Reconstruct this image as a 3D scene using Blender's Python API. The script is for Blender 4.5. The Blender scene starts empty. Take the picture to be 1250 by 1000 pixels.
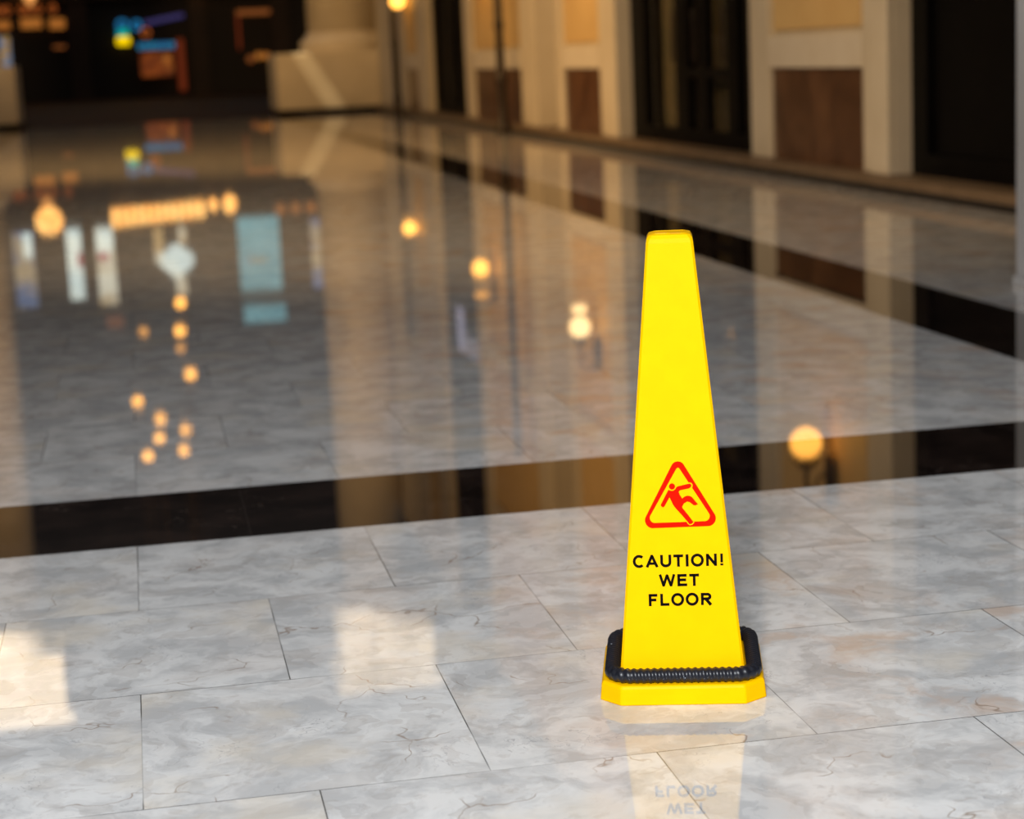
import bpy, bmesh, math, random
from mathutils import Vector, Matrix
from mathutils.geometry import tessellate_polygon
random.seed(7)
scene = bpy.context.scene
COL = scene.collection
PI = math.pi

# ------------------------------------------------------------------ materials
class NT:
    """small helper around a node tree"""
    def __init__(self, name):
        self.m = bpy.data.materials.new(name); self.m.use_nodes = True
        self.t = self.m.node_tree; self.t.nodes.clear()
        self.out = self.n('ShaderNodeOutputMaterial')
        self.b = self.n('ShaderNodeBsdfPrincipled')
        self.t.links.new(self.b.outputs[0], self.out.inputs[0])
    def n(self, typ, **kw):
        nd = self.t.nodes.new(typ)
        for k, v in kw.items(): setattr(nd, k, v)
        return nd
    def put(self, sock, v):
        if isinstance(v, bpy.types.NodeSocket): self.t.links.new(v, sock)
        elif isinstance(v, (tuple, list)) and len(v) == 3 and sock.type == 'RGBA': sock.default_value = (*v, 1)
        else: sock.default_value = v
    def math(self, op, a, b=None, c=None, clamp=False):
        nd = self.n('ShaderNodeMath', operation=op, use_clamp=clamp)
        for i, v in enumerate((a, b, c)):
            if v is not None: self.put(nd.inputs[i], v)
        return nd.outputs[0]
    def vmath(self, op, a, b=None):
        nd = self.n('ShaderNodeVectorMath', operation=op)
        self.put(nd.inputs[0], a)
        if b is not None:
            if op == 'SCALE': self.put(nd.inputs['Scale'], b)
            else: self.put(nd.inputs[1], b)
        return nd.outputs[0]
    def mix(self, f, a, b):
        nd = self.n('ShaderNodeMix', data_type='RGBA')
        self.put(nd.inputs[0], f); self.put(nd.inputs[6], a); self.put(nd.inputs[7], b)
        return nd.outputs[2]
    def noise(self, vec, scale, detail=3, rough=.55, dist=0., out=0):
        nd = self.n('ShaderNodeTexNoise')
        self.put(nd.inputs['Vector'], vec); nd.inputs['Scale'].default_value = scale
        nd.inputs['Detail'].default_value = detail; nd.inputs['Roughness'].default_value = rough
        nd.inputs['Distortion'].default_value = dist
        return nd.outputs[out]
    def ramp(self, v, lo, hi, a=0., b=1.):
        nd = self.n('ShaderNodeMapRange', interpolation_type='SMOOTHSTEP')
        self.put(nd.inputs[0], v)
        for i, x in zip((1, 2, 3, 4), (lo, hi, a, b)): nd.inputs[i].default_value = x
        return nd.outputs[0]
    def pos(self): return self.n('ShaderNodeNewGeometry').outputs['Position']
    def obj(self): return self.n('ShaderNodeTexCoord').outputs['Object']
    def set(self, **kw):
        for k, v in kw.items():
            self.put(self.b.inputs[k.replace('_', ' ')], v)
        return self
    def bump(self, h, strength=.2, dist=.01):
        nd = self.n('ShaderNodeBump'); nd.inputs['Strength'].default_value = strength
        nd.inputs['Distance'].default_value = dist; self.put(nd.inputs['Height'], h)
        self.t.links.new(nd.outputs[0], self.b.inputs['Normal'])
        return self

def plain(name, a, b=None, rough=.5, scale=6., **kw):
    t = NT(name)
    if b is None: b = tuple(x*.85 for x in a)
    t.set(Base_Color=t.mix(t.ramp(t.noise(t.obj(), scale, 4), .3, .7), a, b), Roughness=rough, **kw)
    return t.m

def glow(name, col, strength, col2=None, scale=8.):
    t = NT(name)
    c = col if col2 is None else t.mix(t.ramp(t.noise(t.obj(), scale, 2), .4, .6), col, col2)
    t.set(Base_Color=(.02, .02, .02), Roughness=.5, Emission_Color=c, Emission_Strength=strength)
    return t.m

# floor geometry constants (metres, X across the hall, Y along it)
Y0, TW, TL, X0 = 4.8545, .60, .5674, -.0658
STRIP_Y1 = 5.455
SX0, SX1 = 3.06, 3.60
LX0, LX1 = -2.66, -2.12
Y_END = 44.4

def floor_material():
    t = NT('polished_marble_tiles')
    P = t.pos()
    sep = t.n('ShaderNodeSeparateXYZ'); t.put(sep.inputs[0], P)
    X, Y = sep.outputs[0], sep.outputs[1]
    v = t.math('DIVIDE', t.math('SUBTRACT', Y, Y0), TW)
    row = t.math('FLOOR', v)
    par = t.math('FLOORED_MODULO', t.math('ADD', row, 1.), 2.)
    u = t.math('ADD', t.math('DIVIDE', t.math('SUBTRACT', X, X0), TL), t.math('MULTIPLY', par, .5))
    colm = t.math('FLOOR', u)
    fu = t.math('SUBTRACT', u, colm); fv = t.math('SUBTRACT', v, row)
    du = t.math('MULTIPLY', t.math('MINIMUM', fu, t.math('SUBTRACT', 1., fu)), TL)
    dv = t.math('MULTIPLY', t.math('MINIMUM', fv, t.math('SUBTRACT', 1., fv)), TW)
    d = t.math('MINIMUM', du, dv)
    line = t.ramp(d, .0006, .0016, 1., 0.)
    cid = t.n('ShaderNodeCombineXYZ'); t.put(cid.inputs[0], colm); t.put(cid.inputs[1], row)
    wn = t.n('ShaderNodeTexWhiteNoise', noise_dimensions='3D'); t.put(wn.inputs['Vector'], cid.outputs[0])
    rnd, rcol = wn.outputs['Value'], wn.outputs['Color']
    Q = t.vmath('ADD', P, t.vmath('SCALE', rcol, 30.))
    warp = t.vmath('SCALE', t.vmath('SUBTRACT', t.noise(Q, 3.2, 4, .6, out=1), (.5, .5, .5)), .28)
    Qw = t.vmath('ADD', Q, warp)
    cloud = t.ramp(t.noise(Qw, 7., 5, .62), .36, .64)
    base = t.mix(cloud, FL['grey'], FL['white'])
    # creamy / rusty patches, stronger on some slabs and to the right
    patch = t.ramp(t.noise(Qw, 3.4, 5, .6), .50, .68)
    right = t.ramp(X, .2, 1.5, .3, 1.35)
    base = t.mix(t.math('MULTIPLY', patch, t.math('MULTIPLY', right, t.math('ADD', .25, t.math('MULTIPLY', rnd, .5)))), base, FL['rust'])
    fine = t.ramp(t.noise(Qw, 26., 4, .65), .54, .70)
    base = t.mix(t.math('MULTIPLY', fine, .38), base, FL['dim'])
    # veins
    vo = t.n('ShaderNodeTexVoronoi', feature='DISTANCE_TO_EDGE'); t.put(vo.inputs['Vector'], Qw); vo.inputs['Scale'].default_value = 3.6
    vein = t.ramp(vo.outputs['Distance'], .0, .010, 1., 0.)
    gate = t.ramp(t.noise(Q, 5., 3), .50, .60)
    base = t.mix(t.math('MULTIPLY', t.math('MULTIPLY', vein, gate), .75), base, FL['vein'])
    vo2 = t.n('ShaderNodeTexVoronoi', feature='F1'); t.put(vo2.inputs['Vector'], t.vmath('ADD', Qw, warp)); vo2.inputs['Scale'].default_value = 13.
    sv = t.n('ShaderNodeSeparateXYZ'); t.put(sv.inputs[0], vo2.outputs['Color'])
    base = t.mix(t.ramp(sv.outputs[0], .55, .95, 0., .30), base, FL['white'])
    base = t.mix(t.ramp(sv.outputs[1], .72, .98, 0., .28), base, FL['dim'])
    cream = t.ramp(t.noise(t.vmath('ADD', Q, (3., 9., 0.)), 2.6, 4), .52, .68)
    base = t.mix(t.math('MULTIPLY', cream, .45), base, (.80, .70, .56))
    n2 = t.noise(t.vmath('ADD', Qw, (7.3, 2.1, 0)), 8., 4, .65)
    vein2 = t.ramp(t.math('ABSOLUTE', t.math('SUBTRACT', n2, .5)), .0, .007, 1., 0.)
    gate2 = t.ramp(t.noise(Q, 6., 2), .52, .66)
    base = t.mix(t.math('MULTIPLY', t.math('MULTIPLY', vein2, gate2), .5), base, FL['vein2'])
    # joints, dark only in stretches
    jn = t.ramp(t.noise(P, 2.6, 3), .36, .56, .25, .95)
    base = t.mix(t.math('MULTIPLY', line, jn), base, (.07, .065, .06))
    # dark stone border
    def band(s, a, b):
        return t.math('MULTIPLY', t.math('GREATER_THAN', s, a), t.math('LESS_THAN', s, b))
    inner = t.math('GREATER_THAN', Y, Y0)
    cross = t.math('MULTIPLY', band(Y, Y0, STRIP_Y1), band(X, LX0, SX1))
    side = t.math('MULTIPLY', t.math('ADD', band(X, SX0, SX1), band(X, LX0, LX1)), inner)
    far = t.math('MULTIPLY', band(Y, Y_END-.6, Y_END), band(X, LX0, SX1))
    border = t.math('ADD', t.math('ADD', cross, side), far, clamp=True)
    dv1 = t.noise(t.vmath('ADD', P, warp), 2.2, 5, .6)
    dvein = t.math('MULTIPLY', t.ramp(t.math('ABSOLUTE', t.math('SUBTRACT', dv1, .5)), 0., .006, 1., 0.), t.ramp(t.noise(P, 3., 2), .45, .62))
    dark = t.mix(t.ramp(t.noise(P, 5., 5), .35, .7), (.007, .005, .005), (.022, .014, .012))
    dark = t.mix(t.math('MULTIPLY', dvein, .35), dark, (.16, .12, .1))
    dark = t.mix(t.math('MULTIPLY', line, .3), dark, (.10, .08, .07))
    base = t.mix(border, base, dark)
    wob = t.noise(P, 3., 2)
    rough = t.ramp(t.noise(P, 1.4, 4), .3, .7, .012, .034)
    t.set(Base_Color=base, Roughness=rough, IOR=1.5)
    t.bump(wob, .004, .01)
    return t.m

FL = dict(grey=(.55, .555, .565), white=(.82, .82, .82), rust=(.66, .49, .38), dim=(.45, .41, .38),
          vein=(.30, .21, .15), vein2=(.25, .25, .28))

M = {}
M['floor'] = floor_material()
def plaza_material():
    t = NT('dark_plaza_paving')
    t.set(Base_Color=t.mix(t.ramp(t.noise(t.pos(), .8, 4), .3, .7), (.038, .016, .009), (.022, .010, .006)), Roughness=.6, IOR=1.2, Specular_IOR_Level=.1)
    return t.m
M['plaza'] = plaza_material()
M['cream'] = plain('cream_plaster', (.74, .67, .55), (.66, .59, .47), .55, 1.3)
M['cream_light'] = plain('pale_stone_rail', (.80, .74, .64), (.74, .67, .56), .5, 2.)
M['beige'] = plain('beige_panel', (.78, .56, .26), (.72, .50, .22), .5, 2.)
def brown_panel():
    t = NT('brown_marble_panel')
    p = t.obj()
    n = t.ramp(t.noise(p, 1.7, 5, .6, .6), .32, .68)
    c = t.mix(n, (.075, .030, .013), (.16, .075, .036))
    t.set(Base_Color=c, Roughness=.28)
    return t.m
M['brown'] = brown_panel()
M['grey_reveal'] = plain('grey_reveal', (.30, .28, .27), None, .5)
M['black'] = plain('black_painted_metal', (.002, .0018, .002), (.003, .0026, .0028), .5, 3., Specular_IOR_Level=.06)
M['black_stone'] = plain('black_stone', (.010, .008, .007), (.018, .014, .012), .3)
M['interior'] = plain('dark_interior', (.006, .004, .003), None, .9)
M['curtain'] = plain('pale_curtain', (.30, .24, .13), (.20, .18, .10), .8, 3.)
M['kerb'] = plain('tan_kerb_stone', (.20, .14, .09), (.16, .11, .065), .45, 3.)
M['iron'] = plain('dark_cast_iron', (.022, .013, .009), (.03, .018, .012), .45)
M['white_paint'] = plain('white_painted_stone', (.70, .72, .76), (.63, .65, .69), .5, 2.)
M['facade'] = plain('dark_facade_timber', (.014, .008, .005), (.008, .005, .004), .6, .7)
M['facade_pillar'] = plain('dark_brown_pillar', (.045, .022, .012), (.03, .015, .009), .6, .7)
def glass():
    t = NT('dark_shop_glass')
    t.set(Base_Color=(.01, .009, .008), Roughness=.02, IOR=1.45, Alpha=.22)
    return t.m
M['glass'] = glass()
def yellow():
    t = NT('yellow_plastic')
    n = t.ramp(t.noise(t.obj(), 22., 4), .35, .7)
    t.set(Base_Color=t.mix(n, (1.0, .52, .0), (1.0, .54, .0)), Roughness=.42, IOR=1.42)
    t.b.inputs['Specular IOR Level'].default_value = .05
    return t.m
M['yellow'] = yellow()
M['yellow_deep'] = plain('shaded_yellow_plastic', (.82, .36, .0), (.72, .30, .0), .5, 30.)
M['text'] = plain('black_print', (.004, .003, .003), (.006, .004, .004), .5, 6., Specular_IOR_Level=.03)
M['red'] = plain('red_print', (.90, .006, .0), (.84, .007, .0), .5, 6., Specular_IOR_Level=.03)
def rubber():
    t = NT('black_rubber')
    sc = t.math('GREATER_THAN', t.noise(t.obj(), 95., 3, .6), .715)
    c = t.mix(sc, t.mix(t.noise(t.obj(), 14., 3), (.005, .006, .010), (.012, .013, .021)), (.30, .34, .40))
    t.set(Base_Color=c, Roughness=.36)
    return t.m
M['rubber'] = rubber()
M['amber'] = glow('amber_lamp_glass', (1., .43, .065), 4.2)
M['amber_soft'] = glow('amber_dim_glass', (1., .42, .07), 1.6)
M['white_glow'] = glow('warm_white_lamp_glass', (1., .62, .26), 3.6)

# ------------------------------------------------------------------ mesh helpers
def bm_new(): return bmesh.new()
def box(bm, x0, x1, y0, y1, z0, z1):
    vs = [bm.verts.new(p) for p in ((x0,y0,z0),(x1,y0,z0),(x1,y1,z0),(x0,y1,z0),(x0,y0,z1),(x1,y0,z1),(x1,y1,z1),(x0,y1,z1))]
    for f in ((0,3,2,1),(4,5,6,7),(0,1,5,4),(1,2,6,5),(2,3,7,6),(3,0,4,7)): bm.faces.new([vs[i] for i in f])
    return bm
def lathe(bm, prof, seg=32, cx=0, cy=0, cap=True):
    rings = []
    for r, z in prof:
        rings.append([bm.verts.new((cx+r*math.cos(2*PI*i/seg), cy+r*math.sin(2*PI*i/seg), z)) for i in range(seg)])
    for a, b in zip(rings, rings[1:]):
        for i in range(seg): bm.faces.new((a[i], a[(i+1)%seg], b[(i+1)%seg], b[i]))
    if cap:
        bm.faces.new(list(reversed(rings[0]))); bm.faces.new(rings[-1])
    return bm
def tube(bm, pts, r, seg=10, closed=False, rf=None):
    pts = [Vector(p) for p in pts]; n = len(pts); rings = []; prev = None
    for i, p in enumerate(pts):
        a = pts[(i-1) % n] if (closed or i > 0) else p
        b = pts[(i+1) % n] if (closed or i < n-1) else p
        t = (b-a).normalized()
        up = Vector((0, 0, 1)) if abs(t.z) < .95 else Vector((0, 1, 0))
        s = t.cross(up).normalized(); w = s.cross(t)
        ring = []
        for k in range(seg):
            ang = 2*PI*k/seg
            rr = rf(i, ang) if rf else (r[i] if isinstance(r, (list, tuple)) else r)
            ring.append(bm.verts.new(p + s*math.cos(ang)*rr + w*math.sin(ang)*rr))
        rings.append(ring)
    m = n if closed else n-1
    for i in range(m):
        a, b = rings[i], rings[(i+1) % n]
        for k in range(seg): bm.faces.new((a[k], a[(k+1)%seg], b[(k+1)%seg], b[k]))
    if not closed:
        bm.faces.new(list(reversed(rings[0]))); bm.faces.new(rings[-1])
    return bm
def sphere(bm, c, r, sx=1, sy=1, sz=1, seg=20):
    mat = Matrix.Translation(c) @ Matrix.Diagonal((sx*r, sy*r, sz*r, 1))
    bmesh.ops.create_uvsphere(bm, u_segments=seg, v_segments=max(8, seg//2), radius=1, matrix=mat)
    return bm
def obj(name, bm, mat, parent=None, smooth=False, bevel=0., loc=None, rz=0.):
    bmesh.ops.recalc_face_normals(bm, faces=bm.faces[:])
    me = bpy.data.meshes.new(name); bm.to_mesh(me); bm.free()
    o = bpy.data.objects.new(name, me); COL.objects.link(o)
    me.materials.append(mat)
    if smooth:
        for p in me.polygons: p.use_smooth = True
    if bevel:
        b = o.modifiers.new('bevel', 'BEVEL'); b.width = bevel; b.segments = 2; b.limit_method = 'ANGLE'
    if loc: o.location = loc
    o.rotation_euler.z = rz
    if parent: o.parent = parent
    return o
def thing(name, label, cat, loc=(0, 0, 0), rz=0., group=None):
    o = bpy.data.objects.new(name, None); COL.objects.link(o)
    o.location = loc; o.rotation_euler = (0, 0, rz); o.empty_display_size = .1
    o['label'] = label; o['category'] = cat
    if group: o['group'] = group
    return o
def tag(o, label, cat, group=None):
    o['label'] = label; o['category'] = cat
    if group: o['group'] = group
    return o
def struct(o):
    o['kind'] = 'structure'; return o
def copy_thing(o, loc, label, group=None):
    r = o.copy(); COL.objects.link(r); r.location = loc; r['label'] = label
    if group: r['group'] = group
    for ch in list(o.children):
        c = ch.copy(); COL.objects.link(c); c.parent = r
        for g in ch.children:
            d = g.copy(); COL.objects.link(d); d.parent = c
    return r

# ------------------------------------------------------------------ setting
bm = bm_new(); box(bm, -14, 14, -8, Y_END, -.1, 0)
struct(obj('floor', bm, M['floor']))
bm = bm_new(); box(bm, -22, 24, Y_END, 88, -.1, 0)
struct(obj('trim_1', bm, M['plaza']))

# right wall: cream piers with sunk panels between tall dark shopfronts, standing on a low kerb
WX, WTOP = 5.6, 9.5
KZ = .13
bm = bm_new()
box(bm, 5.50, 8, 6.0, 45.0, 0, .06)
base_course = struct(obj('trim_2', bm, M['black_stone']))
bm = bm_new()
box(bm, 5.46, 8, 6.0, 45.0, .06, KZ)
struct(obj('trim_3', bm, M['kerb'], bevel=.008))

PIERS = [  # y near, y far, panel near, panel far
    (14.04, 17.52, 14.68, 16.97),
    (22.42, 25.86, 23.43, 25.51),
    (26.99, 33.15, 28.33, 32.35),
    (37.44, 45.0, 38.73, 40.37),
]
wall = None
for i, (a, b, p, q) in enumerate(PIERS):
    bm = bm_new()
    # pier body split around sunk panels: stiles full height, rails between
    box(bm, WX, 6.6, a, p, KZ, WTOP)
    box(bm, WX, 6.6, q, b, KZ, WTOP)
    box(bm, WX+.06, 6.6, p, q, KZ, WTOP)
    # pilaster strip on the wider stile
    if i in (0, 1, 2):
        box(bm, WX-.05, WX, a, a+(p-a)*.55, KZ, WTOP)
    o = obj('wall_right', bm, M['cream'], bevel=.01); struct(o)
    bm = bm_new()
    box(bm, WX-.005, WX+.06, p, q, .93, 1.20)
    obj('rail', bm, M['cream_light'], o)
    for z0 in (3.6, 6.4):
        bm = bm_new(); box(bm, WX-.005, WX+.06, p, q, z0, z0+.3)
        obj('rail', bm, M['cream_light'], o)
    bm = bm_new(); box(bm, WX+.035, WX+.065, p+.015, q-.015, KZ, .925)
    obj('brown_panel', bm, M['brown'], o)
    for z0, z1 in ((1.25, 3.55), (3.95, 6.35), (6.75, 9.3)):
        bm = bm_new(); box(bm, WX+.03, WX+.065, p+.10, q-.06, z0, z1)
        obj('beige_panel', bm, M['beige'], o)
# narrow grey reveal between two piers
bm = bm_new(); box(bm, WX+.25, 6.6, 25.86, 26.99, KZ, WTOP)
struct(obj('wall_right', bm, M['grey_reveal']))
# wall return nearest the camera, behind the front pillar
bm = bm_new(); box(bm, WX, 6.6, 6.0, 8.2, KZ, WTOP)
struct(obj('wall_right', bm, M['cream']))

def shopfront(n, y0, y1, stiles, solid=False, f0=.3, f1=.3):
    xa, xb = 5.74, 5.84
    bm = bm_new()
    box(bm, xa, xb, y0, y0+f0, KZ, WTOP); box(bm, xa, xb, y1-f1, y1, KZ, WTOP)
    box(bm, xa, xb, y0+f0, y1-f1, KZ, KZ+.16)
    for z in (3.4, 6.6): box(bm, xa, xb, y0+f0, y1-f1, z, z+.35)
    d = struct(obj('door_%d' % n, bm, M['black'], bevel=.005))
    for y, w in stiles:
        bm = bm_new(); box(bm, xa+.01, xb-.01, y-w/2, y+w/2, KZ+.16, WTOP); obj('stile', bm, M['black'], d)
        bm = bm_new(); tube(bm, [(xa+.01, y+w*.3, .98), (xa-.04, y+w*.3, 1.0), (xa-.04, y+w*.3, 1.5), (xa+.01, y+w*.3, 1.52)], .014)
        obj('pull_handle', bm, M['iron'], d, smooth=True)
    for (ya, wa), (yb, wb) in zip(stiles, stiles[1:]):
        bm = bm_new(); box(bm, xa+.015, xb-.015, ya+wa/2, yb-wb/2, .82, .92); obj('push_bar', bm, M['black'], d)
    bm = bm_new(); box(bm, xa+.045, xa+.055, y0+f0*.5, y1-f1*.5, KZ+.1, WTOP)
    obj('pane', bm, M['black'] if solid else M['glass'], d)
    bm = bm_new()
    box(bm, 7.9, 8.0, y0-.3, y1+.3, KZ, WTOP); box(bm, 6.6, 8, y0-.3, y0-.2, KZ, WTOP); box(bm, 6.6, 8, y1+.2, y1+.3, KZ, WTOP)
    box(bm, 5.85, 8, y0-.3, y1+.3, WTOP-.1, WTOP)
    obj('interior_wall', bm, M['interior'], d)
    return d
shopfront(1, 8.2, 14.04, ((10.0, .3), (11.8, .3)), solid=True)
shopfront(2, 17.52, 22.42, ((18.55, .35), (19.58, .32), (20.35, .45)), f1=.6, f0=.6)
shopfront(3, 33.15, 37.44, ((35.3, .5),), solid=True)
# things seen through the glass of the lit-through shopfront
def curtain(y0, y1, label):
    bm = bm_new(); n = 40; pts = []
    for i in range(n+1):
        t = i/n; pts.append((6.0+.035*math.sin(t*PI*9), y0+(y1-y0)*t))
    a = [bm.verts.new((x, y, KZ+.08)) for x, y in pts]; b = [bm.verts.new((x, y, 3.2)) for x, y in pts]
    for i in range(n): bm.faces.new((a[i], a[i+1], b[i+1], b[i]))
    tag(obj('curtain', bm, M['curtain'], smooth=True), label, 'curtain')
curtain(21.0, 22.35, 'wide pale green-beige curtain behind the shop glass, left of the two')
curtain(19.2, 20.15, 'narrow tan curtain behind the shop glass, right of the two')

t = thing('lit_panel', 'pale lavender lit panel above the far dark door, mirrored left of the cone', 'panel', (5.74, 35.0, 3.45))
lav = glow('pale_lavender_light', (.50, .47, .62), .75, (.40, .38, .52), 1.5)
bm = bm_new(); box(bm, -.03, 0, .45, 1.1, 0, .80); obj('tall_pane', bm, lav, t, bevel=.005)
bm = bm_new(); box(bm, -.03, 0, -1.2, .42, .42, .80); obj('long_pane', bm, glow('dim_lavender_light', (.40, .36, .44), .4), t, bevel=.005)

# far back wall across the dark plaza
BY = 85.0
bm = bm_new(); box(bm, -22, 24, BY, BY+1, 0, 12.2)
back = struct(obj('wall_back', bm, M['facade']))
for x0, x1 in ((-9.5, -8.9), (-5.6, -5.15), (-2.25, -1.45), (2.75, 3.45), (6.15, 6.9), (9.5, 10.2)):
    bm = bm_new(); box(bm, x0, x1, BY-.25, BY, 0, 12.2); obj('pillar', bm, M['facade_pillar'], back)
for z in (4.1, 10.4):
    bm = bm_new(); box(bm, -22, 24, BY-.35, BY, z, z+.3); obj('string_course', bm, M['facade_pillar'], back)
# piece of wall behind the right column
bm = bm_new(); box(bm, 5.75, 9, 45.0, 48.5, 0, 9.5)
struct(obj('wall_end', bm, M['cream']))

# ------------------------------------------------------------------ columns on plinths
def column(label, px0, px1, cx):
    t = thing('column', label, 'column', (cx, 46.2, 0))
    bm = bm_new(); box(bm, px0-cx-.03, px1-cx+.03, -1.23, 1.2, 0, .11); obj('skirting', bm, M['black_stone'], t)
    bm = bm_new(); box(bm, px0-cx, px1-cx, -1.2, 1.2, .11, 1.36); obj('plinth', bm, M['cream'], t, bevel=.02)
    prof = [(1.0, 1.36), (1.0, 1.44)]
    for i in range(9):
        a = -PI/2 + PI*i/8; prof.append((.90+.09*math.cos(a), 1.55+.10*math.sin(a)))
    prof += [(.86, 1.68), (.86, 1.73), (.80, 1.80)]
    bm = bm_new(); lathe(bm, prof, 48); obj('base_moulding', bm, M['cream_light'], t, smooth=True)
    bm = bm_new(); lathe(bm, [(.79, 1.80), (.785, 6), (.76, 11.6)], 48); obj('shaft', bm, M['cream'], t, smooth=True)
    bm = bm_new(); lathe(bm, [(.76, 11.6), (.84, 11.63), (.84, 11.7), (.78, 11.74), (.84, 11.95), (1.0, 12.12)], 48)
    obj('capital', bm, M['cream_light'], t, smooth=True)
    bm = bm_new(); box(bm, -.95, 1.25, -1.05, 1.1, 12.12, 13.5); obj('impost_block', bm, M['cream'], t, bevel=.03)
    bm = bm_new(); box(bm, -1.1, 1.4, -1.15, 1.2, 13.5, 13.75); obj('abacus', bm, M['cream'], t, bevel=.03)
    return t
column('cream round column on a square plinth with a diagonal streak of sun', 3.30, 5.74, 4.95)
column('cream plinth and column cut off by the left edge of the picture', -5.4, -2.43, -3.75)
# near pillar at the right edge
t = thing('pillar', 'pale grey-white square pillar cut off by the right edge, nearest the camera', 'pillar', (4.42, 8.06, 0))
bm = bm_new(); box(bm, -.45, .45, -.45, .45, 0, .04); obj('base', bm, M['white_paint'], t, bevel=.005)
bm = bm_new(); box(bm, -.44, .44, -.44, .44, .04, 6.5); obj('shaft', bm, M['white_paint'], t, bevel=.01)
bm = bm_new(); box(bm, -.55, .55, -.55, .55, 6.5, 6.9); obj('capital', bm, M['white_paint'], t, bevel=.02)

# ------------------------------------------------------------------ lamps
def lamp_post(label, loc, dx, two=False, bh=.4, dz=0.):
    t = thing('lamp_post', label, 'street lamp', loc)
    bm = bm_new(); lathe(bm, [(.10, 0), (.10, .06), (.078, .10), (.075, bh*.8), (.095, bh*.86), (.095, bh*.92), (.075, bh), (.068, bh+.15)], 20)
    obj('base', bm, M['iron'], t, smooth=True)
    bm = bm_new(); lathe(bm, [(.068, bh+.15), (.068, 1.4), (.08, 1.42), (.08, 1.47), (.066, 1.5), (.056, 4.3), (.065, 4.35), (.065, 4.42), (.02, 4.5), (.01, 4.75)], 16)
    obj('pole', bm, M['iron'], t, smooth=True)
    bm = bm_new()
    tube(bm, [(0, 0, 2.85+dz), (dx*.4, -.06, 2.98+dz), (dx, -.14, 2.86+dz), (dx, -.14, 2.52+dz)], .022)
    tube(bm, [(0, 0, 2.65+dz), (dx*.5, -.08, 2.75+dz), (dx*.7, -.1, 2.9+dz)], .014)
    tube(bm, [(0, 0, 3.1), (-.15, -.12, 3.25), (-.2, -.16, 3.1), (-.12, -.1, 3.04)], .016)
    obj('bracket', bm, M['iron'], t, smooth=True)
    bm = bm_new(); lathe(bm, [(.02, 2.53+dz), (.06, 2.50+dz), (.135, 2.40+dz), (.14, 2.37+dz)], 20, dx, -.14); obj('lamp_cap', bm, M['iron'], t, smooth=True)
    bm = bm_new(); sphere(bm, (dx, -.14, 2.24+dz), .145); g = obj('lamp_globe', bm, M['amber'], t, smooth=True)
    if two:
        bm = bm_new(); sphere(bm, (dx, -.14, 2.64+dz), .11, 1.1, 1.1, .5); obj('upper_lamp', bm, M['amber_soft'], t, smooth=True)
    return t
lamp_post('slender dark lamp post beside the column plinth, its globe lit amber', (5.355, 40.1, 0), .08, False, .38, .04)

t = thing('iron_post', 'dark iron post with a thick foot in front of the brown wall panels', 'post', (5.345, 28.55, 0))
bm = bm_new(); lathe(bm, [(.11, 0), (.11, .07), (.085, .12), (.08, .70), (.10, .76), (.10, .82), (.07, .88), (.060, 1.0)], 20); obj('base', bm, M['iron'], t, smooth=True)
bm = bm_new(); lathe(bm, [(.060, 1.0), (.058, 1.5), (.075, 1.53), (.075, 1.6), (.058, 1.64), (.052, 4.4), (.07, 4.45), (.07, 4.52), (.03, 4.6), (.055, 4.7), (.01, 4.9)], 16); obj('pole', bm, M['iron'], t, smooth=True)

def wall_lamp(label, loc, gmat, two):
    t = thing('wall_lamp', label, 'wall lamp', loc)
    bm = bm_new(); lathe(bm, [(.09, -.18), (.09, .18)], 16); o = obj('back_plate', bm, M['iron'], t); o.location = (.20, 0, .35); o.scale = (.2, 1, 1.2)
    bm = bm_new(); tube(bm, [(.2, 0, .45), (.1, 0, .56), (0, 0, .5), (0, 0, .2)], .018)
    tube(bm, [(.2, 0, .25), (.1, 0, .32), (.06, 0, .44)], .012); obj('bracket', bm, M['iron'], t, smooth=True)
    bm = bm_new(); lathe(bm, [(.02, .24), (.06, .21), (.12, .14), (.125, .12)], 20); obj('lamp_cap', bm, M['iron'], t, smooth=True)
    bm = bm_new(); sphere(bm, (0, 0, 0), .135); obj('lamp_globe', bm, gmat, t, smooth=True)
    if two == 'upper':
        bm = bm_new(); sphere(bm, (0, 0, .43), .11, 1.1, 1.1, .5); obj('upper_lamp', bm, M['amber_soft'], t, smooth=True)
    elif two:
        bm = bm_new(); lathe(bm, [(.07, -.19), (.10, -.21), (.10, -.25), (.07, -.27)], 20); obj('lower_ring', bm, M['white_glow'], t, smooth=True)
wall_lamp('amber wall lantern above the frame, mirrored beside the dark door reflection', (5.37, 31.25, 2.25), M['amber'], 'upper')
wall_lamp('warm white wall lantern above the frame, mirrored left of the cone top', (5.37, 24.05, 2.29), M['white_glow'], True)
wall_lamp('amber wall lantern above the frame, mirrored in the black band right of the cone', (5.37, 15.5, 2.18), M['amber'], False)

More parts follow.
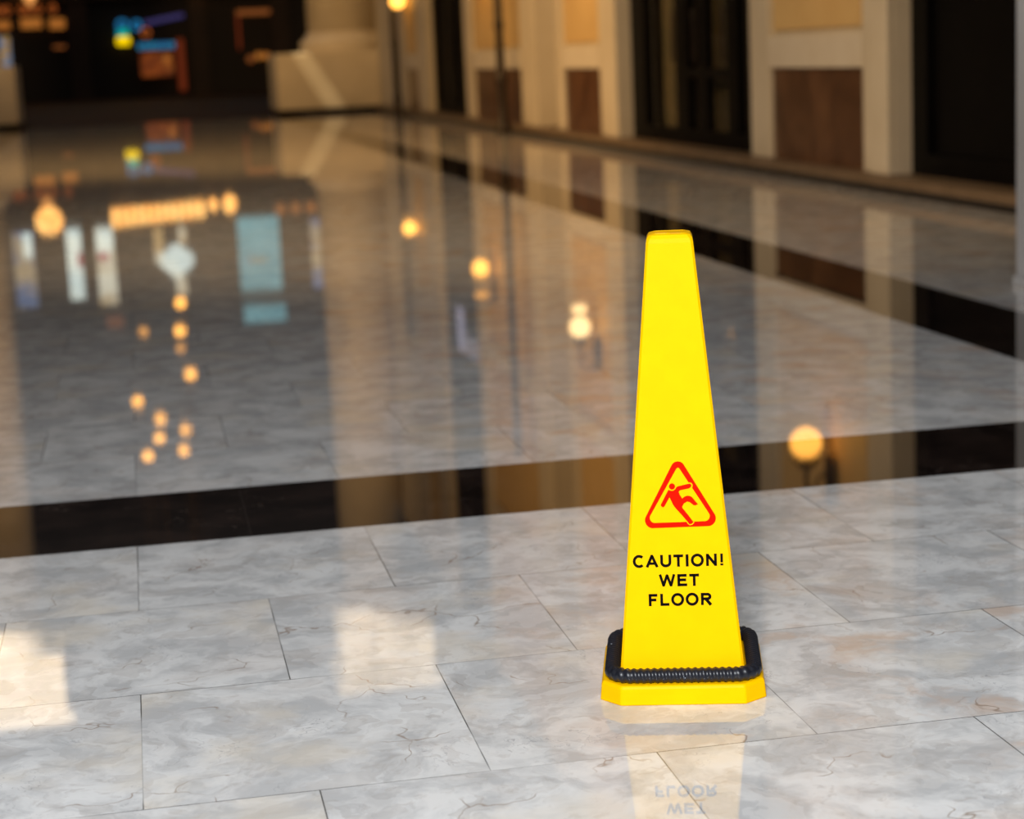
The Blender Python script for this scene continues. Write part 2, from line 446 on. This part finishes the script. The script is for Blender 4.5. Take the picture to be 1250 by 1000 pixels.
# hanging globes, mirrored in the floor left of centre
HANG = [
 ((.63, 36, 3.04), .10, 'amber', 'hanging amber globe mirrored just under the white chandelier light'),
 ((-.07, 36, 3.52), .085, 'amber_soft', 'dim hanging globe mirrored left of the column of amber globes'),
 ((.59, 36, 3.55), .105, 'amber', 'bright hanging globe second from top in the mirrored column'),
 ((.58, 36, 3.87), .085, 'amber_soft', 'faint hanging globe under the second bright mirrored globe'),
 ((.71, 36, 4.36), .11, 'amber', 'hanging globe mirrored at the lower end of the upright column of lights'),
 ((-.27, 36, 4.79), .10, 'amber', 'leftmost hanging amber globe of the lower mirrored cluster'),
 ((.11, 36, 5.15), .10, 'amber', 'upper middle hanging globe of the lower mirrored cluster'),
 ((.07, 36, 5.50), .10, 'amber', 'inner lower hanging globe of the lower mirrored cluster'),
 ((-.16, 36, 5.82), .105, 'amber', 'lowest left hanging globe reflected nearest the black floor band'),
 ((.56, 36, 5.39), .10, 'amber', 'upper right hanging globe of the lower mirrored cluster'),
 ((.50, 36, 5.77), .105, 'amber', 'lowest right hanging globe of the lower mirrored cluster'),
]
for hi, ((x, y, z), r, mk, lab) in enumerate(HANG):
    y2 = 33.2+.55*hi; x, z, r = x*y2/y, (z+1.1685)*y2/y-1.1685, r*y2/y; y = y2
    t = thing('pendant_lamp', lab, 'pendant lamp', (x, y, z), 0, 'hanging globe lamps mirrored in the floor')
    bm = bm_new(); sphere(bm, (0, 0, 0), r); obj('lamp_globe', bm, M[mk], t, smooth=True)
    bm = bm_new(); lathe(bm, [(r*.5, r*.86), (r*.35, r*1.15), (.012, r*1.25)], 14); obj('lamp_cap', bm, M['iron'], t, smooth=True)
    bm = bm_new(); tube(bm, [(0, 0, r*1.2), (0, 0, 16-z)], .006, 6); obj('cord', bm, M['iron'], t)
bm = bm_new(); box(bm, -2.0, 2.5, 32, 41, 16, 16.2)
struct(obj('ceiling', bm, M['facade']))

# ------------------------------------------------------------------ far shopfront lights and signs
FY = BY - .30
def panel(name, x0, x1, z0, z1, mat, label, cat, d=.08, group=None, y=FY):
    bm = bm_new(); box(bm, x0, x1, y-d, y, z0, z1)
    return tag(obj(name, bm, mat, bevel=.02), label, cat, group)
G = {}
G['bar'] = glow('orange_light_strip', (1., .36, .06), .34, (.9, .26, .04))
G['poster'] = glow('multicoloured_lit_poster', (.55, .30, .05), .55, (.10, .28, .55), 2.6)
G['ny'] = glow('yellow_neon', (1., .66, .0), 1.1)
G['ng'] = glow('green_neon', (.0, .50, .28), .8, (.0, .35, .5), 3.)
G['nb'] = glow('blue_neon', (.02, .25, .55), .6)
G['or'] = glow('orange_neon', (.7, .16, .03), .5)
G['pu'] = glow('violet_light', (.10, .08, .30), .35)
G['bl'] = glow('blue_sign_light', (.03, .25, .40), .8, (.02, .14, .34), 6.)
G['sw'] = glow('orange_window_light', (.55, .12, .02), .36, (.25, .05, .015), 3.)
G['rd'] = glow('red_panel_light', (.28, .035, .008), .36)
G['fr'] = glow('brown_orange_frame_light', (.5, .14, .03), .35)
G['let'] = glow('amber_letter_light', (1., .52, .14), 2.3, (1., .42, .09), 2.)
G['teal'] = glow('teal_screen_light', (.16, .42, .47), .95, (.13, .36, .41), 1.2)
G['win'] = glow('pale_window_light', (.80, .86, .74), 1.25, (.60, .74, .72), 1.)
G['win2'] = glow('mixed_window_light', (.66, .50, .28), .6, (.14, .24, .48), .8)
G['win3'] = glow('white_over_tan_window', (.80, .78, .62), 1.05, (.46, .30, .12), .6)
G['pink'] = glow('pink_light', (.7, .12, .2), .6)

panel('light_strip', -5.1, -4.55, 3.02, 3.36, G['bar'], 'orange glowing strip at the left edge of the far shopfront', 'light')
panel('light_strip', -4.13, -3.28, 3.02, 3.44, G['bar'], 'widest orange glowing strip, under the amber lantern on the far shopfront', 'light')
panel('light_strip', -2.98, -2.36, 2.96, 3.38, G['bar'], 'orange glowing strip right of the amber lantern on the far shopfront', 'light')
panel('light_strip', -2.9, -2.4, 2.16, 2.28, G['fr'], 'thin dull orange strip low on the dark far shopfront', 'light')
panel('poster', -5.1, -4.62, 1.5, 2.75, G['poster'], 'blurred yellow and blue lit poster above the left plinth', 'poster')
def ring(name, x, z, r, mat, label, cat, tr=.06, group=None):
    bm = bm_new(); tube(bm, [(x+r*math.cos(2*PI*i/24), BY-.07, z+r*math.sin(2*PI*i/24)) for i in range(24)], tr, 8, True)
    return tag(obj(name, bm, mat, smooth=True), label, cat, group)
for xs, lab in (((-4.95, -4.65), 'pair of dim amber rings standing for blurred sign letters at the far left edge'), ((-4.05, -3.75, -3.4), 'row of three dim amber rings standing for blurred sign letters below the lantern'), ((-2.8,), 'single dim amber ring standing for a blurred sign letter right of the lantern')):
    t = thing('glow_ring', lab, 'light', (xs[0], BY-.05, 3.80))  # glowing rings stand in for blurred amber sign letters
    for x in xs:
        bm = bm_new(); tube(bm, [(x-xs[0]+.11*math.cos(2*PI*i/20), 0, .15*math.sin(2*PI*i/20)) for i in range(20)], .035, 8, True)
        obj('ring', bm, G['or'], t, smooth=True)
t = thing('wall_lantern', 'amber pointed lantern at the top edge above the orange strips', 'lantern', (-3.67, FY-.25, 4.25))
bm = bm_new(); lathe(bm, [(.02, -.36), (.16, -.16), (.28, .05), (.30, .22), (.2, .36)], 16); obj('lamp_glass', bm, glow('lantern_glass', (1., .40, .10), .85), t, smooth=True)
bm = bm_new(); lathe(bm, [(.24, .36), (.24, .42), (.05, .55), (.02, .65)], 16); obj('lantern_cap', bm, M['iron'], t, smooth=True)
bm = bm_new(); tube(bm, [(0, 0, .6), (0, .15, .66), (0, .27, .6)], .02); obj('bracket', bm, M['iron'], t, smooth=True)

t = thing('neon_sign', 'bright neon sign, yellow below and green-blue above, on the dark shopfront', 'sign', (-.04, FY-.1, 2.17))
bm = bm_new(); lathe(bm, [(.30, 0), (.38, .08), (.38, .28), (.30, .36)], 20); o = obj('yellow_band', bm, G['ny'], t, smooth=True); o.scale = (.75, .25, 1)
bm = bm_new(); lathe(bm, [(.29, .38), (.33, .44), (.31, .60), (.26, .66)], 20); o = obj('green_band', bm, G['ng'], t, smooth=True); o.scale = (.75, .25, 1)
bm = bm_new(); tube(bm, [(.20*math.cos(2*PI*i/20), 0, .84+.18*math.sin(2*PI*i/20)) for i in range(20)], .06, 8, True); obj('blue_ring', bm, G['nb'], t, smooth=True)
ring('glow_ring', .55, 2.98, .16, G['nb'], 'small blue ring light right of the neon sign', 'light')
ring('glow_ring', .90, 2.66, .16, G['or'], 'small dull orange ring light below the blue ring', 'light', .04)
bm = bm_new(); tube(bm, [(.86, FY-.08, 3.04), (1.6, FY-.08, 3.16), (2.5, FY-.08, 3.30)], .09, 8)
tag(obj('light_tube', bm, G['pu'], smooth=True), 'faint violet slanting light tube over the blue sign', 'light')
t = thing('shop_sign', 'blurred blue lit sign strip over the orange shop window', 'sign', (1.3, FY, 2.1))
bm = bm_new(); box(bm, -.80, .80, -.06, 0, -.16, .16); obj('sign_board', bm, M['facade'], t)
for i in range(7):
    bm = bm_new(); box(bm, -.77+i*.222, -.77+i*.222+.18, -.10, -.06, -.13, .13); obj('lit_panel', bm, G['bl'], t)
t = thing('shop_window', 'orange-red lit shop window below the blue sign', 'shop window', (1.3, FY, .85))
bm = bm_new(); box(bm, -.70, .64, -.05, 0, 0, 1.0); obj('lit_back', bm, G['sw'], t)
bm = bm_new()
for x0, x1, z0, z1 in ((-.76, .70, -.06, 0), (-.76, .70, 1., 1.06), (-.76, -.70, 0, 1.), (.64, .70, 0, 1.)): box(bm, x0, x1, -.09, 0, z0, z1)
obj('frame', bm, M['facade_pillar'], t)
for x, z, r in ((.38, .68, .15), (.50, .30, .13), (.30, .45, .10)):
    bm = bm_new(); sphere(bm, (x, -.12, z), r, seg=12); obj('warm_lamp', bm, G['fr'] if r < .15 else G['bar'], t, smooth=True)
panel('banner', 2.12, 2.42, .2, 2.35, G['rd'], 'tall dull red banner right of the orange shop window', 'banner')
t = thing('window_frame_light', 'dim orange lit frame of the shop bay beside the column', 'light', (4.7, FY, 1.7))
bm = bm_new(); box(bm, 0, 1.4, -.08, 0, 1.50, 1.72); obj('top_strip', bm, G['fr'], t)
bm = bm_new(); box(bm, -.02, .10, -.08, 0, .1, 1.5); obj('side_strip', bm, G['rd'], t)
for i, (x, z, lab) in enumerate(((5.15, 1.38, 'dimmest warm globe of the three beside the column'), (5.5, 1.50, 'middle warm globe of the three beside the column'), (5.82, 1.48, 'warm globe nearest the column'))):
    t = thing('shop_globe', lab, 'lamp', (x, FY-.15, z), 0, 'warm globes in the bay beside the column')
    bm = bm_new(); sphere(bm, (0, 0, 0), .16, seg=14); obj('lamp_globe', bm, G['fr'] if i == 0 else G['bar'], t, smooth=True)
    bm = bm_new(); lathe(bm, [(.08, .14), (.08, .2), (.02, .3)], 10); obj('lamp_cap', bm, M['iron'], t)

# upper facade, mirrored in the floor
t = thing('letter_sign', 'long row of glowing amber sign strokes mirrored in the floor', 'sign', (-1.1, FY-.1, 4.55))
n = 12
for i in range(n):
    x = i*.33; s = .012*i
    bm = bm_new(); box(bm, x, x+.25, -.08, 0, .0-s*.9, .78-s*1.6); obj('lit_stroke', bm, G['let'], t)
bm = bm_new(); box(bm, -.1, 3.95, 0, .09, .1, .2); obj('mounting_rail', bm, M['iron'], t)
for x, r, lab in ((3.15, .20, 'smaller amber round light right of the mirrored sign strokes'), (3.85, .30, 'larger amber round light right of the mirrored sign strokes')):
    t = thing('round_lamp', lab, 'lamp', (x, FY-.3, 4.62))
    bm = bm_new(); sphere(bm, (0, 0, 0), r, 1, .6, 1.35, seg=14); obj('lamp_globe', bm, G['let'], t, smooth=True)
    bm = bm_new(); tube(bm, [(0, .05, 0), (0, .3, 0)], .04, 8); obj('arm', bm, M['iron'], t)
t = thing('lamp_cluster', 'round cluster of amber bulbs mirrored at the left of the floor', 'chandelier', (-3.65, FY-.6, 4.88))
for i in range(13):
    a = 2*PI*i/9 if i < 9 else 2*PI*i/3+.4; rr = .44 if i < 9 else (.2 if i < 12 else 0)
    bm = bm_new(); sphere(bm, (rr*math.cos(a), 0, rr*math.sin(a)), .16, seg=10); obj('bulb', bm, G['let'], t, smooth=True)
bm = bm_new(); tube(bm, [(0, .05, 0), (0, .6, 0)], .05, 8); obj('arm', bm, M['iron'], t)
t = thing('lamp_cluster', 'row of three faint amber bulbs mirrored beside the column', 'chandelier', (6.6, FY-.6, 4.95))
for i in range(3):
    bm = bm_new(); sphere(bm, (-.65+i*.65, 0, 0), .24, seg=12); obj('bulb', bm, G['bar'], t, smooth=True)
bm = bm_new(); box(bm, -.7, .7, .05, .6, -.05, .05); obj('arm', bm, M['iron'], t)

def lit_window(label, x0, x1, z0, z1, mat, extra=()):
    t = thing('lit_window', label, 'window', ((x0+x1)/2, FY+.2, z0)); w = (x1-x0)/2; h = z1-z0
    bm = bm_new(); box(bm, -w, w, -.24, -.2, 0, h); obj('pane', bm, mat, t)
    bm = bm_new()
    for a in ((-w-.07, -w, -.05, h+.05), (w, w+.07, -.05, h+.05), (-w, w, -.07, 0), (-w, w, h, h+.07)): box(bm, a[0], a[1], -.28, -.1, a[2], a[3])
    obj('frame', bm, M['facade_pillar'], t)
    for (a, b, c, d, mm) in extra:
        bm = bm_new(); box(bm, a, b, -.27, -.24, c, d); obj('lit_patch', bm, mm, t)
lit_window('tall teal lit screen mirrored in the floor', 4.1, 5.87, 5.24, 8.4, G['teal'], ((-.6, .3, 1.75, 1.95, G['win2']),))
lit_window('short teal lit screen mirrored below the tall one', 4.15, 5.95, 9.05, 9.8, G['teal'])
lit_window('multicoloured tall window mirrored at the far left', -5.25, -4.4, 5.3, 8.5, G['win2'], ((-.0, .36, .05, 1.1, G['win']),))
lit_window('narrow white window mirrored left of the amber strokes', -3.05, -2.45, 5.3, 8.3, G['win'], ((.1, .34, 1.05, 1.6, G['pink']),))
lit_window('white and tan window mirrored under the amber strokes', -1.85, -1.1, 5.3, 8.6, G['win3'], ((-.33, .33, .05, 1.0, G['win']), (-.3, .1, 1.1, 1.4, G['pink'])))
lit_window('small white window mirrored under the white and tan one', -1.65, -.95, 9.1, 9.6, G['fr'])
lit_window('blue and pink window mirrored at the column edge', 7.2, 7.85, 5.5, 8.5, G['win2'])
t = thing('chandelier', 'white glass chandelier mirrored at the centre of the dark reflection', 'chandelier', (1.45, FY-1.2, 6.6))
bm = bm_new(); lathe(bm, [(.1, .9), (.35, .7), (.75, .3), (.70, .0), (.4, -.25), (.1, -.5)], 20); obj('glass_bowl', bm, G['win'], t, smooth=True)
bm = bm_new(); tube(bm, [(0, 0, .9), (0, 0, 1.5), (-.3, .6, 1.5), (-.3, 1.3, 1.5)], .05, 8); obj('arm', bm, M['iron'], t)
bm = bm_new(); box(bm, -.9, -.5, -.05, .05, -1.2, .2); obj('crystal_strand', bm, G['win3'], t)
bm = bm_new(); box(bm, .15, .45, -.05, .05, -1.2, -.5); obj('crystal_strand', bm, G['win3'], t)
bm = bm_new(); box(bm, -.1, .35, -.05, .05, .9, 1.7); obj('crystal_strand', bm, G['win3'], t)

# ------------------------------------------------------------------ the wet-floor cone
CX, CY, CROT = .9335, 3.4155, math.radians(-15.5)
cone = thing('safety_cone', 'tall yellow square wet-floor cone with CAUTION printing standing on marble', 'safety cone', (CX, CY, 0), CROT)
ZB, ZT, HB, HT = .036, .838, .1135, .0405
def sq(bm, h, z, c):
    """octagonal ring: square half-width h with corner cut c"""
    pts = [(h, -h+c), (h, h-c), (h-c, h), (-h+c, h), (-h, h-c), (-h, -h+c), (-h+c, -h), (h-c, -h)]
    return [bm.verts.new((x, y, z)) for x, y in pts]
def loft(bm, rings, top=True, bottom=True):
    n = len(rings[0])
    for a, b in zip(rings, rings[1:]):
        for i in range(n): bm.faces.new((a[i], a[(i+1)%n], b[(i+1)%n], b[i]))
    if bottom: bm.faces.new(list(reversed(rings[0])))
    if top: bm.faces.new(rings[-1])
bm = bm_new()
loft(bm, [sq(bm, .1505, .0, .038), sq(bm, .1475, .030, .036), sq(bm, .1445, .036, .035), sq(bm, .11, .0365, .02)])
obj('base', bm, M['yellow'], cone, bevel=.0025)
bm = bm_new()
def half(z): return HB + (HT-HB)*(z-ZB)/(ZT-ZB)
rs = [sq(bm, half(z), z, .004) for z in (ZB, .2, .4, .6, .75, .822)]
rs += [sq(bm, half(.830)-.0006, .830, .005), sq(bm, half(.836)-.0035, .836, .006), sq(bm, half(.838)-.009, .838, .006)]
loft(bm, rs)
body = obj('cone_body', bm, M['yellow'], cone)
# proud rim on the top; grip slot's shade painted as darker yellow bars
bm = bm_new()
for x0, x1, y0, y1 in ((-.026, .026, -.030, -.027), (-.026, .026, .027, .030), (-.029, -.026, -.028, .028), (.026, .029, -.028, .028)): box(bm, x0, x1, y0, y1, .8372, .8386)
obj('top_rim', bm, M['yellow'], cone, bevel=.0008)
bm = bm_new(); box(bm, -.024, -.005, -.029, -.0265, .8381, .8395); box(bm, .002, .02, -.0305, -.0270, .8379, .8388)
obj('grip_slot_shade', bm, M['yellow_deep'], cone)

# front-face frame: (u, v) on the sloping face -> cone-local point
SL = math.atan2(HB-HT, ZT-ZB)
V0 = ZB
def face(u, v, h):
    # v measured along the slope from the z=.06 level
    z = .06 + v*math.cos(SL)
    y = -half(.06) + v*math.sin(SL)
    return (u, y - h*math.cos(SL), z + h*math.sin(SL))
def plate(bm, polys, h0, h1):
    for poly in polys:
        a = [bm.verts.new(face(u, v, h0)) for u, v in poly]; b = [bm.verts.new(face(u, v, h1)) for u, v in poly]
        n = len(poly)
        for i in range(n): bm.faces.new((a[i], a[(i+1)%n], b[(i+1)%n], b[i]))
        if n == 4: bm.faces.new(b)
        else:
            for tr in tessellate_polygon([[Vector((u, v, 0)) for u, v in poly]]): bm.faces.new([b[k] for k in tr])
def ribbon(pts, w, closed=False):
    pts = [Vector(p) for p in pts]
    pts = [p for i, p in enumerate(pts) if i == 0 or (p-pts[i-1]).length > 1e-5]
    n = len(pts); L = []; R = []
    for i, p in enumerate(pts):
        a = pts[i-1] if (i > 0 or closed) else None
        b = pts[(i+1) % n] if (i < n-1 or closed) else None
        d1 = (p-a).normalized() if a is not None else (b-p).normalized()
        d2 = (b-p).normalized() if b is not None else d1
        n1 = Vector((-d1.y, d1.x)); n2 = Vector((-d2.y, d2.x))
        m = (n1+n2); m = m/ max(.3, m.length)/max(.4, (n1+n2).length/2) if m.length > 1e-6 else n1
        m = (n1+n2).normalized()/max(.45, (n1+n2).normalized().dot(n1))
        L.append(p+m*w/2); R.append(p-m*w/2)
    out = []
    rng = range(n if closed else n-1)
    for i in rng:
        j = (i+1) % n
        out.append([tuple(R[i]), tuple(R[j]), tuple(L[j]), tuple(L[i])])
    return out
def arc(cx, cy, rx, ry, a0, a1, n=18):
    return [(cx+rx*math.cos(math.radians(a0+(a1-a0)*i/n)), cy+ry*math.sin(math.radians(a0+(a1-a0)*i/n))) for i in range(n+1)]
W_ = .225
s = W_/2
GL = {  # glyph: (advance, ribbons) in cap heights
 'C': (.95, [(arc(.50, .5, .40, .425, 47, 313, 22), W_, False)]),
 'A': (1.03, [([(.09, 0), (.50, .93)], W_, False), ([(.92, 0), (.51, .93)], W_, False), ([(.25, .30), (.76, .30)], W_*.9, False), ([(.405, .91), (.605, .91)], W_, False)]),
 'U': (1.008, [([(.17, 1.0)] + arc(.505, .37, .335, .285, 180, 360, 16) + [(.84, 1.0)], W_, False)]),
 'T': (.853, [([(.03, 1-s), (.82, 1-s)], W_, False), ([(.425, .95), (.425, 0)], W_, False)]),
 'I': (.388, [([(.194, 1), (.194, 0)], W_*1.05, False)]),
 'O': (1.086, [(arc(.543, .5, .415, .425, 0, 345, 23), W_, True)]),
 'N': (1.008, [([(.18, 0), (.18, 1)], W_, False), ([(.83, 0), (.83, 1)], W_, False), ([(.17, .93), (.84, .07)], W_, False)]),
 '!': (.465, [([(.233, .02), (.233, .19)], W_*1.05, False), ([(.233, .27), (.233, 1)], W_*.92, False)]),
 'W': (1.318, [([(.09, 1), (.36, .06)], W_*.95, False), ([(.36, .06), (.66, .94)], W_*.95, False), ([(.66, .94), (.96, .06)], W_*.95, False), ([(.96, .06), (1.23, 1)], W_*.95, False), ([(.28, .05), (.44, .05)], .1, False), ([(.88, .05), (1.04, .05)], .1, False), ([(.58, .95), (.74, .95)], .1, False)]),
 'E': (.93, [([(.19, 0), (.19, 1)], W_, False), ([(.15, 1-s), (.84, 1-s)], W_, False), ([(.15, s), (.87, s)], W_, False), ([(.15, .52), (.79, .52)], W_, False)]),
 'F': (.853, [([(.19, 0), (.19, 1)], W_, False), ([(.15, 1-s), (.79, 1-s)], W_, False), ([(.15, .50), (.70, .50)], W_, False)]),
 'L': (.853, [([(.19, 1), (.19, 0)], W_, False), ([(.15, s), (.81, s)], W_, False)]),
 'R': (1.008, [([(.19, 0), (.19, 1)], W_, False), ([(.19, 1-s), (.60, 1-s)] + arc(.60, .70, .22, .30-s, 90, -90, 12) + [(.19, .40+s)], W_, False), ([(.50, .47), (.88, .0)], W_*1.1, False)]),
}
CAP = .0222
def write(bm, text, centre, base):
    tr = .09
    total = sum(GL[c][0] for c in text) + tr*(len(text)-1)
    x = -total/2
    for c in text:
        adv, rib = GL[c]
        for pts, w, cl in rib:
            polys = ribbon(pts, w, cl)
            plate(bm, [[(centre+(x+px)*CAP, base+py*CAP) for px, py in p] for p in polys], 0., .0005)
        x += adv+tr
bm = bm_new()
write(bm, 'CAUTION!', -.0008, .1832); write(bm, 'WET', -.0008, .1474); write(bm, 'FLOOR', -.0004, .1121)
o = obj('caution_lettering', bm, M['text'], cone); o['label'] = 'black printed words CAUTION! WET FLOOR'
def S(q): return (.0037+(q[0]-535)*.0001465, .386-.000149*q[1])
def rounded(pts, rads, n=8):
    out = []; k = len(pts)
    for i in range(k):
        p = Vector(pts[i]); a = (Vector(pts[i-1])-p); b = (Vector(pts[(i+1)%k])-p)
        ua, ub = a.normalized(), b.normalized(); th = ua.angle(ub); r = rads[i]
        d = r/math.tan(th/2); c = p + (ua+ub).normalized()*(r/math.sin(th/2))
        s0 = p+ua*d-c; s1 = p+ub*d-c
        for j in range(n+1):
            out.append(tuple(c + s0.slerp(s1, j/n) if False else c + (s0*(1-j/n)+s1*(j/n)).normalized()*r))
    return out
outer = rounded([(525, -10), (1045, 872), (40, 885)], [85, 95, 95])
inner = rounded([(528, 135), (950, 812), (118, 822)], [22, 62, 62])
bm = bm_new()
n = len(outer)
pl = [[S(outer[i]), S(outer[(i+1)%n]), S(inner[(i+1)%n]), S(inner[i])] for i in range(n)]
plate(bm, pl, 0., .0005)
tri = obj('warning_triangle', bm, M['red'], cone); tri['label'] = 'red rounded warning triangle outline'
fig = [(405,420),(350,520),(306,600),(312,618),(335,632),(350,620),(415,512),(430,540),(455,600),(480,638),(560,730),(620,805),(650,845),(680,840),(700,820),(640,735),(570,645),(568,625),(590,590),(630,568),(660,575),(705,612),(725,618),(762,605),(725,560),(690,515),(660,500),(630,498),(600,508),(570,530),(540,480),(530,445),(545,430),(655,410),(680,395),(688,370),(675,352),(655,352),(525,380),(505,388),(490,412),(470,430),(450,434),(425,430)]
bm = bm_new()
plate(bm, [[S(q) for q in [(560, 358), (662, 336), (690, 345), (704, 368), (698, 398), (680, 416), (655, 424), (560, 440)]]], .0004, .0007)
obj('hand_outline', bm, M['yellow'], tri)
bm = bm_new()
plate(bm, [[S(q) for q in [(600, 795), (636, 846), (655, 858), (686, 852), (712, 826), (690, 795)]]], .0004, .0007)
obj('foot_outline', bm, M['yellow'], tri)
bm = bm_new()
plate(bm, [[S(q) for q in fig]], .0005, .0010)
plate(bm, [[S(q) for q in arc(450, 380, 37, 37, 0, 345, 23)]], .0005, .0010)
obj('falling_figure', bm, M['red'], tri)

# ribbed rubber ring lying on the cone base
bm = bm_new()
R_, HR, N = .0126, .1290, 420
path = []
rc = .038
segs = []
def rr_point(s_):
    # rounded square perimeter, s_ in 0..1, starting at front left
    st = 2*(HR-rc); ar = PI/2*rc; tot = 4*(st+ar); d = s_*tot
    for k in range(4):
        ang = k*PI/2
        if d <= st:
            x, y = -HR+rc+d, -HR; break
        d -= st
        if d <= ar:
            a = -PI/2 + d/rc; x, y = HR-rc+rc*math.cos(a), -HR+rc+rc*math.sin(a); break
        d -= ar
    c, s2 = math.cos(ang), math.sin(ang)
    return Vector((c*x-s2*y, s2*x+c*y, 0)), tot
pts = []; tot = rr_point(0)[1]
for i in range(N):
    p, _ = rr_point(i/N); pts.append(p)
ribs = round(tot/.0122)
def rfun(i, ang):
    ph = 2*PI*ribs*i/N + ang
    saw = (ph/(2*PI)) % 1.
    return R_*(1. + .20*max(0., math.sin(PI*saw))**2 - .07)
tube(bm, pts, R_, 20, True, rfun)
ring_o = obj('rubber_ring', bm, M['rubber'], smooth=True, loc=(CX+.001, CY-.001, .0365+R_*1.06), rz=CROT)
tag(ring_o, 'black ribbed rubber weight ring lying around the foot of the yellow cone', 'weight ring')

# ------------------------------------------------------------------ light
def lamp(kind, name, loc, aim, energy, color, **kw):
    l = bpy.data.lights.new(name, kind); l.energy = energy; l.color = color
    for k, v in kw.items(): setattr(l, k, v)
    o = bpy.data.objects.new(name, l); COL.objects.link(o); o.location = loc
    o.rotation_euler = (Vector(aim)-Vector(loc)).to_track_quat('-Z', 'Y').to_euler()
    return o
WARM = (1., .56, .19)
lamp('SPOT', 'pillar_daylight', (-3.2, 1.0, 4.2), (4.3, 8.0, 2.6), 900, (.94, .97, 1.), spot_size=math.radians(22), spot_blend=.8, shadow_soft_size=.4)
lamp('SPOT', 'front_daylight', (-.9, -2.3, 3.7), (.35, 2.5, 0), 2750, (.93, .968, 1.), spot_size=math.radians(57), spot_blend=.75, shadow_soft_size=1.)
lamp('SPOT', 'hall_light', (-4.6, 21, 7.5), (5.6, 30, 2.5), 4200, WARM, spot_size=1.9, spot_blend=.9, shadow_soft_size=.5)
lamp('SPOT', 'hall_light', (-4.2, 9.5, 6.5), (5.6, 15.5, 1.8), 2500, (1., .70, .40), spot_size=1.45, spot_blend=.9, shadow_soft_size=.5)
lamp('SPOT', 'column_light', (-5.0, 29, 8), (1.0, 46, 6.5), 5200, WARM, spot_size=.85, spot_blend=.8, shadow_soft_size=.4)
lamp('SPOT', 'sun_streak', (-4.25, 43.6, 15.0), (4.28, 45, .65), 26000, (1., .75, .4), spot_size=math.radians(1.5), spot_blend=.6, shadow_soft_size=.01)
lamp('SPOT', 'column_top_light', (-9, 24, 9), (4.9, 46.2, 16.9), 70000, (1., .82, .60), spot_size=math.radians(21), spot_blend=.06, shadow_soft_size=.05)
lamp('SPOT', 'column_top_light', (-10, 26, 9), (-3.9, 46.2, 15.8), 70000, (1., .82, .60), spot_size=math.radians(22), spot_blend=.06, shadow_soft_size=.05)

w = bpy.data.worlds.new('sky'); scene.world = w; w.use_nodes = True
nt = w.node_tree; bg = nt.nodes['Background']
tc = nt.nodes.new('ShaderNodeTexCoord'); sp = nt.nodes.new('ShaderNodeSeparateXYZ'); rp = nt.nodes.new('ShaderNodeValToRGB')
nt.links.new(tc.outputs['Generated'], sp.inputs[0]); nt.links.new(sp.outputs[2], rp.inputs[0]); nt.links.new(rp.outputs[0], bg.inputs[0])
rp.color_ramp.elements[0].position = .20; rp.color_ramp.elements[0].color = (.014, .011, .010, 1)
rp.color_ramp.elements[1].position = .50; rp.color_ramp.elements[1].color = (.28, .245, .215, 1)
bg.inputs[1].default_value = .5

# ------------------------------------------------------------------ camera
yaw, pitch, roll, fpx, H = .1829, .1798, -.0459, 2398.4, 1.1685
fw = Vector((math.sin(yaw)*math.cos(pitch), math.cos(yaw)*math.cos(pitch), -math.sin(pitch)))
r0 = Vector((math.cos(yaw), -math.sin(yaw), 0)); u0 = r0.cross(fw)
r = r0*math.cos(roll)+u0*math.sin(roll); u = -r0*math.sin(roll)+u0*math.cos(roll)
cd = bpy.data.cameras.new('camera'); cam = bpy.data.objects.new('camera', cd); COL.objects.link(cam)
cd.sensor_width = 36; cd.lens = fpx/1250*36; cd.clip_end = 300; cd.clip_start = .05
cam.matrix_world = Matrix(((r.x, u.x, -fw.x, 0), (r.y, u.y, -fw.y, 0), (r.z, u.z, -fw.z, H), (0, 0, 0, 1)))
cd.dof.use_dof = True; cd.dof.focus_distance = 3.55; cd.dof.aperture_fstop = 3.3
scene.camera = cam
scene.view_settings.view_transform = 'Standard'; scene.view_settings.look = 'None'
scene.view_settings.exposure = 0; scene.view_settings.gamma = 1
scene.cycles.use_denoising = True
scene.cycles.max_bounces = 8
